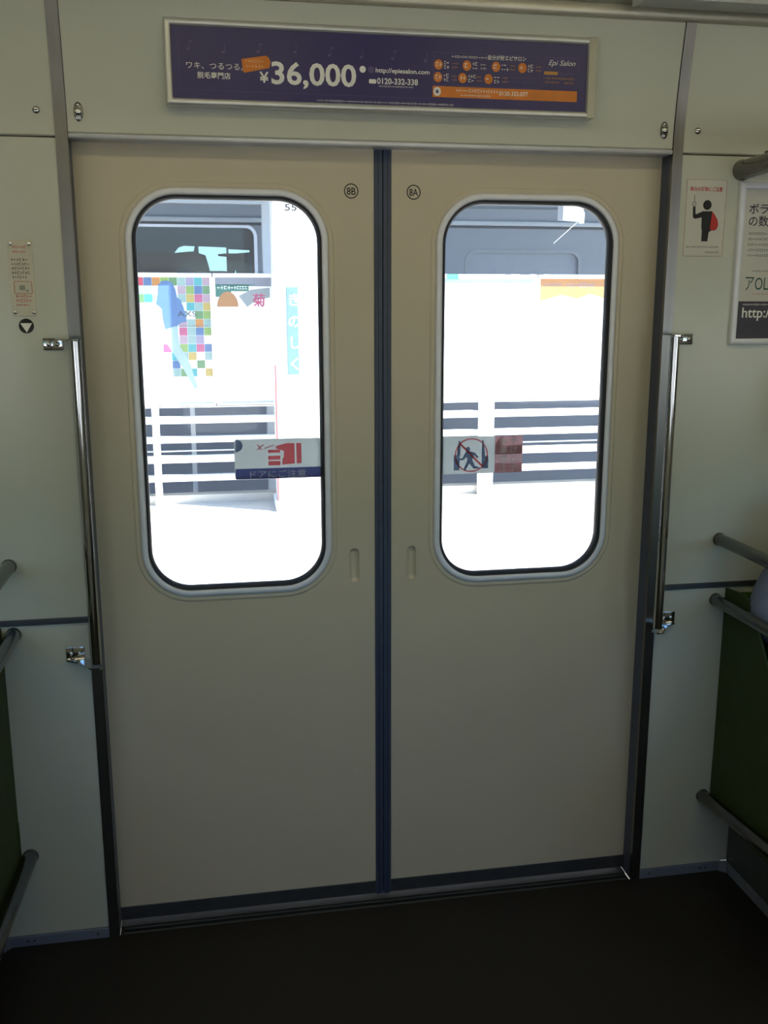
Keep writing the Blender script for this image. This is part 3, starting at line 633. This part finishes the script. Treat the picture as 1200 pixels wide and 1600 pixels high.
def person():
    px = 1.166
    pr = root('person', (px, -.25, .43), 'person in a pale blue shirt seated on the right bench', 'person')
    skin_m = mat('skin', (206, 160, 130), .55, vary=.04); shirt_m = mat('pale blue cotton shirt', (128, 140, 172), .8, vary=.05, scale=60, bump=.15)
    trou_m = mat('dark trousers', (44, 46, 58), .85, vary=.1); hair_m = mat('black hair', (24, 20, 18), .6, vary=.2, bump=.4); shoe_m = mat('black shoes', (22, 20, 20), .35)
    V = {}
    def add(k, x, y, z, r): V[k] = ((px+x, y, z), r)
    add('pelvis', 0, -.24, .575, .120); add('waist', 0, -.215, .68, .115); add('chest', 0, -.205, .86, .125); add('neckb', 0, -.205, 1.00, .065)
    add('neck', 0, -.215, 1.07, .052); add('headb', 0, -.235, 1.13, .070); add('head', 0, -.24, 1.20, .086); add('crown', 0, -.235, 1.265, .070)
    for s, n in ((-1, 'L'), (1, 'R')):
        add('sh'+n, s*.170, -.175, .965, .062); add('el'+n, s*.255, -.100, .745, .052); add('wr'+n, s*.13, -.375, .655, .034); add('hd'+n, s*.095, -.455, .655, .034)
        add('hip'+n, s*.095, -.26, .555, .088); add('kn'+n, s*.115, -.66, .515, .060); add('an'+n, s*.115, -.67, .10, .040); add('toe'+n, s*.12, -.80, .045, .034)
    E_ = [('pelvis', 'waist'), ('waist', 'chest'), ('chest', 'neckb'), ('neckb', 'neck'), ('neck', 'headb'), ('headb', 'head'), ('head', 'crown')]
    for n in 'LR': E_ += [('chest', 'sh'+n), ('sh'+n, 'el'+n), ('el'+n, 'wr'+n), ('wr'+n, 'hd'+n), ('pelvis', 'hip'+n), ('hip'+n, 'kn'+n), ('kn'+n, 'an'+n), ('an'+n, 'toe'+n)]
    K = list(V); ix = {k: i for i, k in enumerate(K)}
    vs = [V[k][0] for k in K]; rs = [V[k][1] for k in K]; es = [(ix[a], ix[b]) for a, b in E_]
    for n, s in (('L', -1), ('R', 1)):          # five fingers each
        hx, hy, hz = V['hd'+n][0]
        for q in range(4):
            i0 = len(vs); ox = (q-1.5)*.018; ln = (.030, .036, .033, .024)[q]
            vs += [(hx+ox, hy-.025, hz-.002), (hx+ox*1.1-s*.004, hy-.03-ln, hz-.008), (hx+ox*1.1-s*.008, hy-.04-ln*1.5, hz-.030)]
            rs += [.0095, .0088, .0075]; es += [(ix['hd'+n], i0), (i0, i0+1), (i0+1, i0+2)]
        i0 = len(vs); vs += [(hx-s*.034, hy-.002, hz-.002), (hx-s*.046, hy-.034, hz-.012)]; rs += [.0105, .0085]; es += [(ix['hd'+n], i0), (i0, i0+1)]
    body = skin('body', vs, es, rs, skin_m, pr, 0, 2)
    def sub_skin(name, keys, grow, m, extra=None):
        ks = [k for k in K if k in keys]; j = {k: i for i, k in enumerate(ks)}
        v2 = [V[k][0] for k in ks]; r2 = [V[k][1]+grow for k in ks]
        if extra:
            for k, dr in extra.items(): r2[j[k]] += dr
        return skin(name, v2, [(j[a], j[b]) for a, b in E_ if a in j and b in j], r2, m, pr, j.get('pelvis', 0), 2)
    sub_skin('shirt', ['pelvis', 'waist', 'chest', 'neckb', 'shL', 'elL', 'wrL', 'shR', 'elR', 'wrR'], .014, shirt_m, {'neckb': -.004, 'elL': .012, 'elR': .012, 'wrL': .012, 'wrR': .012})
    sub_skin('trousers', ['pelvis', 'hipL', 'knL', 'anL', 'hipR', 'knR', 'anR'], .018, trou_m)
    for s in (-1, 1):
        MB().box(px+s*.118-.045, px+s*.118+.045, -.85, -.61, 0.0, .075, .03).build('shoe', shoe_m, pr, True)
    # hair cap, ears, face
    m = MB(); n = 20; cap = []
    for i in range(9):
        a = PI*.5*i/8*1.12
        cap.append((math.sin(a), math.cos(a)))
    vv = []
    for (r_, h_) in cap:
        for k in range(n):
            t = 2*PI*k/n; front = max(0, -math.sin(t))
            vv.append((px+r_*.100*math.cos(t), -.232+r_*(.112-.004*front)*math.sin(t), 1.218+h_*.118-(0.05*(1-front) if h_ < .4 else 0)+(.052*front*(1-h_) if h_ < .75 else 0)))
    ff = [(i*n+k, i*n+(k+1) % n, (i+1)*n+(k+1) % n, (i+1)*n+k) for i in range(8) for k in range(n)] + [tuple(range(n))]
    m.add(vv, ff).build('hair', hair_m, pr, True)
    for s in (-1, 1):
        MB().lathe((px+s*.034, -.322, 1.195), '-y', [(.012, -.006), (.012, 0), (.008, .004), (.002, .006)], 12).build('eye', mat('eye white', (230, 228, 224), .3), pr, True)
        MB().lathe((px+s*.034, -.327, 1.195), '-y', [(.006, 0), (.005, .0018), (.001, .0026)], 10).build('iris', mat('dark iris', (30, 22, 18), .2), pr, True)
        MB().box(px+s*.098-.008, px+s*.098+.008, -.255, -.215, 1.155, 1.215, .006).build('ear', skin_m, pr, True)
    MB().add([(px-.014, -.322, 1.155), (px+.014, -.322, 1.155), (px, -.352, 1.160), (px, -.325, 1.205)], [(0, 1, 2), (0, 2, 3), (1, 3, 2), (0, 3, 1)]).build('nose', skin_m, pr)
    MB().box(px-.024, px+.024, -.318, -.300, 1.122, 1.131, .003).build('mouth', mat('lips', (170, 96, 88), .5), pr, True)
person()

# =================================================================== OUTSIDE: PLATFORM
m_conc = mat('pale platform concrete', (206, 202, 194), .8, vary=.06, scale=8, bump=.2, bscale=60)
m_fence = mat('white fence paint', (226, 228, 230), .5, vary=.03)
m_grey = mat('grey painted steel', (128, 134, 142), .6, vary=.05, scale=8)
m_ballast = mat('track ballast', (150, 148, 146), .95, vary=.3, scale=40, bump=.6, bscale=60)  # paled so the ground bounces more light into the car
m_train = mat('parked train body grey', (120, 126, 136), .4, vary=.03, scale=3)
m_tdark = mat('parked train interior', (150, 150, 154), .8, vary=.05)
m_board = mat('white billboard sheet', (224, 228, 232), .5, vary=.02)

pf = MB().box(-16, 16, .22, 5.46, -1.1, -.02).build('platform', m_conc); tag(pf, 'sunlit pale concrete station platform outside the doors', 'platform', kind='structure')
gr = MB().box(-90, 90, -90, 60, -1.4, -1.1).build('ground', m_ballast); tag(gr, 'track ballast made pale and wide to bounce light into the car', 'ground', kind='structure')

fe = root('platform_fence', (0, 5.3, -.02), 'white railing fence with horizontal rails along the back of the platform', 'fence')
for z0, z1 in ((.601, .657), (.455, .506), (.303, .360), (.160, .212)):
    MB().box(-7, 8, 5.275, 5.315, z0, z1, .006).build('rail', m_fence, fe, True)
for z in (.722, .388):
    MB().tube([(-7, 5.33, z), (8, 5.33, z)], .006, 8).build('wire', m_fence, fe, True)
for x, w in ((-6.2, .052), (-3.5, .052), (-.795, .052), (1.764, .122), (4.4, .052), (7.1, .052)):
    MB().box(x-w/2, x+w/2, 5.255, 5.30, -.02, .732, .005).build('post', m_fence, fe, True)
MB().box(-7, 8, 5.33, 5.44, -.02, .045).build('kerb', m_conc, fe)

def billboard(x0, x1, label):
    b = root('billboard', ((x0+x1)/2, 5.3, .755), label, 'billboard', 'billboards above the platform fence')
    MB().box(x0, x1, 5.30, 5.33, .752, 1.676).build('sheet', m_board, b)  # lower prints left out: their overexposure is put into the white sheet
    MB().box(x0-.006, x1+.006, 5.275, 5.335, 1.676, 1.704, .003).build('top_rail', m_fence, b)
    MB().box(x0-.006, x1+.006, 5.285, 5.335, .735, .752, .003).build('bottom_rail', m_fence, b)
    for x in (x0, x1): MB().box(x-.010, x+.010, 5.285, 5.335, .752, 1.676).build('side_rail', m_fence, b)
    return b
Yb = 5.2995
ba = billboard(-1.45, -.350, 'billboard of coloured squares with a blue figure, left of the pillar')
pal = {'r': (170, 60, 80), 'b': (70, 98, 140), 'o': (166, 112, 52), 'l': (112, 140, 70), 'g': (84, 120, 80), 'p': (124, 150, 148), 'v': (128, 122, 148), 'c': (58, 140, 146), 'k': (150, 128, 142), 'm': (160, 76, 112), 'y': (160, 140, 72)}
rows = ['rbolgpvck', 'ppk..klbg', 'gcp..pymk', 'kww..wcpy', 'www..pwgl', 'www..kpop', 'www..mpbl', 'www..kpvw', 'wwwm.lcmb', 'wwwwcpywp', 'wwwwbwwgw', 'wwwwpgcwy']  # w squares stay blank where overexposure washes them out
T = .0602
for j, row in enumerate(rows):
    for i, ch in enumerate(row):
        if ch in pal:
            x0 = -.895+i*T; z1 = 1.674-j*T
            MB().box(x0+.001, x0+T-.001, Yb-.0006, Yb, z1-T+.001, z1-.001).build('colour_square', mat('square ink '+ch, pal[ch], .6), ba)
m_sil = mat('blue figure ink', (72, 104, 148), .6, vary=.04)
sil = [(-0.734, 1.558), (-0.743, 1.511), (-0.752, 1.481), (-0.736, 1.472), (-0.711, 1.446), (-0.707, 1.373), (-0.693, 1.299), (-0.695, 1.207), (-0.675, 1.177), (-0.579, 1.016), (-0.497, 0.860), (-0.476, 0.870), (-0.524, 1.046), (-0.593, 1.177), (-0.602, 1.260), (-0.602, 1.329), (-0.574, 1.348), (-0.538, 1.355), (-0.544, 1.413), (-0.556, 1.465), (-0.574, 1.511), (-0.598, 1.530), (-0.608, 1.589), (-0.629, 1.636), (-0.666, 1.651), (-0.702, 1.646), (-0.730, 1.621)]
MB().prism_y([p for p in sil if p[1] > 1.27], Yb-.0012, Yb-.0006).build('figure_print', m_sil, ba)
MB().prism_y([p for p in sil if p[1] < 1.34], Yb-.0011, Yb-.0006).build('overexposed_legs_print', mat('overexposed figure ink', (140, 164, 178), .6), ba)  # overexposure of the lower figure put into a paler ink
text('AXS', -.600, 1.392, Yb-.0013, .058, m_black, ba, 'serif_letters', width=.135, shear=.0)
small_print([(-.640, -.38, 1.318, .012)], Yb-.0013, mat('grey ink', (110, 110, 118), .6), ba)
bb_ = billboard(-.330, 1.355, 'billboard with green title strip and orange dome beside the pillar')
MB().box(-.330, .30, Yb-.0006, Yb, 1.610, 1.674).build('grey_band', mat('lilac grey ink', (120, 124, 138), .6), bb_)
MB().box(-.318, -.075, Yb-.0012, Yb-.0006, 1.575, 1.622).box(-.318, -.205, Yb-.0012, Yb-.0006, 1.535, 1.575).box(-.318, -.035, Yb-.0012, Yb-.0006, 1.618, 1.624).build('green_strip', mat('sea green ink', (52, 108, 96), .6), bb_)
small_print([(-.305, -.09, 1.588, .024)], Yb-.0012, m_fence, bb_, 'title_marks')
MB().prism_y(ell(-.232, 1.462, .078, .110, 18, 0, PI), Yb-.0018, Yb-.0012).build('orange_dome', mat('pale orange ink', (158, 112, 68), .6), bb_)
MB().prism_y([(-.15, 1.54), (-.06, 1.585), (.08, 1.60), (.08, 1.53), (-.02, 1.51), (-.09, 1.46)], Yb-.0010, Yb-.0004).build('grey_shape', mat('mist ink', (134, 142, 146), .6), bb_)
text('菊', -.052, 1.472, Yb-.0010, .100, mat('pink red ink', (170, 52, 96), .6), bb_, 'red_character', bold=.012)
bc = billboard(1.375, 2.150, 'billboard left nearly blank white for overexposure, with small teal tab, behind right door')
MB().box(1.430, 1.520, 5.268, 5.2745, 1.664, 1.704).build('teal_tab', mat('teal ink', (70, 140, 124), .6), bc)
MB().box(1.40, 2.12, Yb-.0006, Yb, 1.640, 1.672).build('pale_band', mat('pale blue ink', (168, 176, 188), .6), bc)
bd = billboard(2.172, 3.70, 'billboard with an orange top band, overexposed to white below, behind right door')
MB().prism_y([(2.185, 1.672), (3.68, 1.672), (3.68, 1.50), (2.75, 1.515), (2.60, 1.56), (2.50, 1.52), (2.36, 1.55), (2.185, 1.500)], Yb-.0006, Yb).build('orange_band', mat('amber ink', (168, 120, 74), .6, vary=.12, scale=6), bd)
small_print([(2.40, 2.63, 1.610, .030), (2.22, 2.36, 1.618, .018)], Yb-.0006, mat('lilac ink', (128, 120, 150), .6), bd, 'title_marks')

pi_ = root('canopy_pillar', (.255, 4.9, -.02), 'thick white platform pillar numbered 55 with a station name strip', 'pillar')
m_pillar = mat('white pillar paint', (224, 226, 228), .5, vary=.02)
MB().box(.085, .425, 4.90, 5.20, -.02, 3.45, .012).build('shaft', m_pillar, pi_, True)
MB().box(.065, .445, 4.88, 5.22, -.02, .06, .008).build('foot', m_pillar, pi_, True)
MB().box(.079, .085, 4.905, 4.95, .06, 1.05).build('red_edge', mat('faded red paint', (196, 90, 96), .6), pi_)
text('55', .172, 2.118, 4.8995, .062, m_black, pi_, 'pillar_number', width=.085, bold=.02)
MB().box(.428, .440, 4.92, 5.18, 1.60, 1.64).build('red_tab', m_red, pi_)
sn = root('station_name_board', (.212, 4.9, .985), 'narrow vertical blue station name strip on the white pillar', 'sign')
MB().box(.170, .252, 4.890, 4.8995, .985, 1.600, .002).build('board', mat('station blue', (92, 122, 136), .5), sn)
for k, ch in enumerate('きのしく'):
    text(ch, .174, 1.475-.150*k, 4.8898, .098, m_fence, sn, 'name_character', bold=.012)

hs = root('hanging_monitor', (2.3, 5.1, 2.05), 'small white display box hanging above the right billboard', 'display')
mb = MB(); c0 = Vector((2.30, 5.05)); dx = Vector((.86, .51)); nx = Vector((.51, -.86))
def q(a, b): v = c0+dx*a+nx*b; return (v.x, v.y)
mb.prism_z([q(-.12, .0), q(.12, .0), q(.12, .05), q(-.12, .05)], 2.085, 2.215); mb.build('case', m_grey, hs)
MB().prism_z([q(-.108, .05), q(.108, .05), q(.108, .053), q(-.108, .053)], 2.097, 2.205).build('face', m_board, hs)
MB().tube([(2.44, 5.14, 2.08), (2.44, 5.14, 2.16)], .022, 12).build('lamp_bulb', m_white, hs, True)
MB().tube([(2.32, 5.06, 2.21), (2.32, 5.06, 3.30)], .012, 10).build('hanger', m_grey, hs, True)
MB().tube([(2.40, 5.10, 2.09), (2.22, 5.12, 1.93)], .003, 6).build('cable', m_fence, hs)

ca = root('shade_canopy', (0, 7.6, 3.43), 'unseen grey canopy roof added to shade the parked train', 'canopy')
MB().box(-12, 12, 4.95, 10.4, 3.46, 3.52).build('roof_sheet', m_grey, ca)  # out of view, placed so its shade covers the parked train
for y in (5.05, 7.0, 10.1): MB().box(-12, 12, y-.06, y+.06, 3.30, 3.46).build('beam', m_grey, ca)
for x in (-9, -6, -3, 0, 3, 6, 9): MB().box(x-.04, x+.04, 4.98, 10.3, 3.38, 3.46).build('rafter', m_grey, ca)
tr_ = root('cable_tray', (-1.5, 6.6, 2.25), 'pale grey cable tray running above the parked train window', 'cable tray')
MB().box(-4.5, .105, 6.55, 6.62, 2.315, 2.385, .004).build('tray', mat('pale grey steel', (188, 192, 198), .5), tr_, True)
for x in (-3.4, -1.7, .06): MB().box(x-.014, x+.014, 6.575, 6.60, 2.385, 3.3).build('hanger', m_grey, tr_)
cc = root('canopy_column', (.19, 6.9, -1.1), 'slim pale column standing behind the thick pillar', 'column')
MB().box(.125, .225, 6.86, 6.96, -1.1, 3.30, .006).build('shaft', m_pillar, cc, True)
MB().box(.105, .245, 6.84, 6.98, -1.1, -1.02, .006).build('foot', m_pillar, cc)

mp_ = root('marker_post', (-.54, 6.3, -1.1), 'slim pale post standing behind the fence rails', 'post')
MB().box(-.56, -.52, 6.28, 6.32, -1.1, .74, .004).build('shaft', m_pillar, mp_, True)
MB().box(-.60, -.48, 6.24, 6.36, -1.1, -1.04, .004).build('foot', m_grey, mp_, True)

# parked train on the next track
tn = root('parked_train', (0, 7.6, -1.1), 'grey train standing on the next track behind the billboards', 'train')
wins = [(-1.75, .105, 1.15, 2.215, .10), (2.195, 3.40, 1.15, 2.003, .11), (-4.4, -2.4, 1.15, 2.215, .10), (5.2, 7.2, 1.15, 2.215, .10)]
plate('body_side', [(-11, -.75), (11, -.75), (11, 2.62), (-11, 2.62)], [rr(a, b, c, d, r, 6) for a, b, c, d, r in wins], 7.60, 7.66, m_train, tn)
for k, (a, b, c, d, r) in enumerate(wins):
    wf = MB().ring(a, b, c, d, r, [(-.018, 7.64), (-.018, 7.590), (.012, 7.590), (.012, 7.60)], n=6).build('window_frame', m_alu if k != 1 else m_grey, tn, True)
    plate('pane', rr(a, b, c, d, r, 6), [], 7.63, 7.634, GLASS if k != 1 else mat('drawn pale blind', (128, 134, 145), .5), wf)
MB().box(-11, 11, 7.560, 7.60, 2.245, 2.288, .004).build('gutter', mat('gutter pale grey', (158, 164, 172), .4), tn, True)
MB().box(-11, 11, 7.575, 7.60, 2.222, 2.240).build('gutter_dark_strip', m_rubber, tn)  # dark strip just below the gutter
MB().box(-11, 11, 7.585, 7.60, 2.41, 2.425).build('roof_seam', m_kick, tn)
far = [(-.725, -.50), (-.455, -.125), (-.10, .16), (-3.4, -2.6), (5.6, 6.4)]
plate('far_side', [(-11, -.75), (11, -.75), (11, 2.62), (-11, 2.62)], [[(-.745, 2.085), (-.69, 2.150), (-.63, 2.170), (-.50, 2.165), (-.515, 2.105), (-.60, 2.100)], [(-.455, 2.165), (-.125, 2.155), (-.125, 2.085), (-.225, 2.075), (-.225, 2.055), (-.125, 2.045), (-.125, 1.76), (-.19, 1.74), (-.22, 1.76), (-.30, 1.73), (-.345, 1.95), (-.375, 2.06), (-.455, 2.085)], [(-.10, 2.135), (.155, 2.125), (.155, 2.10), (-.02, 2.085), (-.10, 2.085)], [(-.06, 1.75), (-.02, 1.90), (0, 1.76)], rr(-3.4, -2.6, 1.3, 2.15, .08, 4), rr(5.6, 6.4, 1.3, 2.15, .08, 4)], 10.14, 10.2, m_tdark, tn)
MB().prism_x([(7.60, 2.62), (7.75, 2.85), (8.3, 2.98), (9.5, 2.98), (10.05, 2.85), (10.2, 2.62)], -11, 11).build('roof', m_train, tn, True)
MB().box(-11, 11, 7.66, 10.14, -.75, -.1).build('underframe', m_grey, tn)
for x in (-9.5, -7.4, 7.4, 9.5):
    wl = MB().tube([(x, 7.78, -.72), (x, 7.90, -.72)], .38, 24).build('wheel', m_kick, tn, True)
MB().box(-.5, -.12, 9.6, 9.7, 1.3, 1.86, .03).build('seat_back', m_tdark, tn, True)
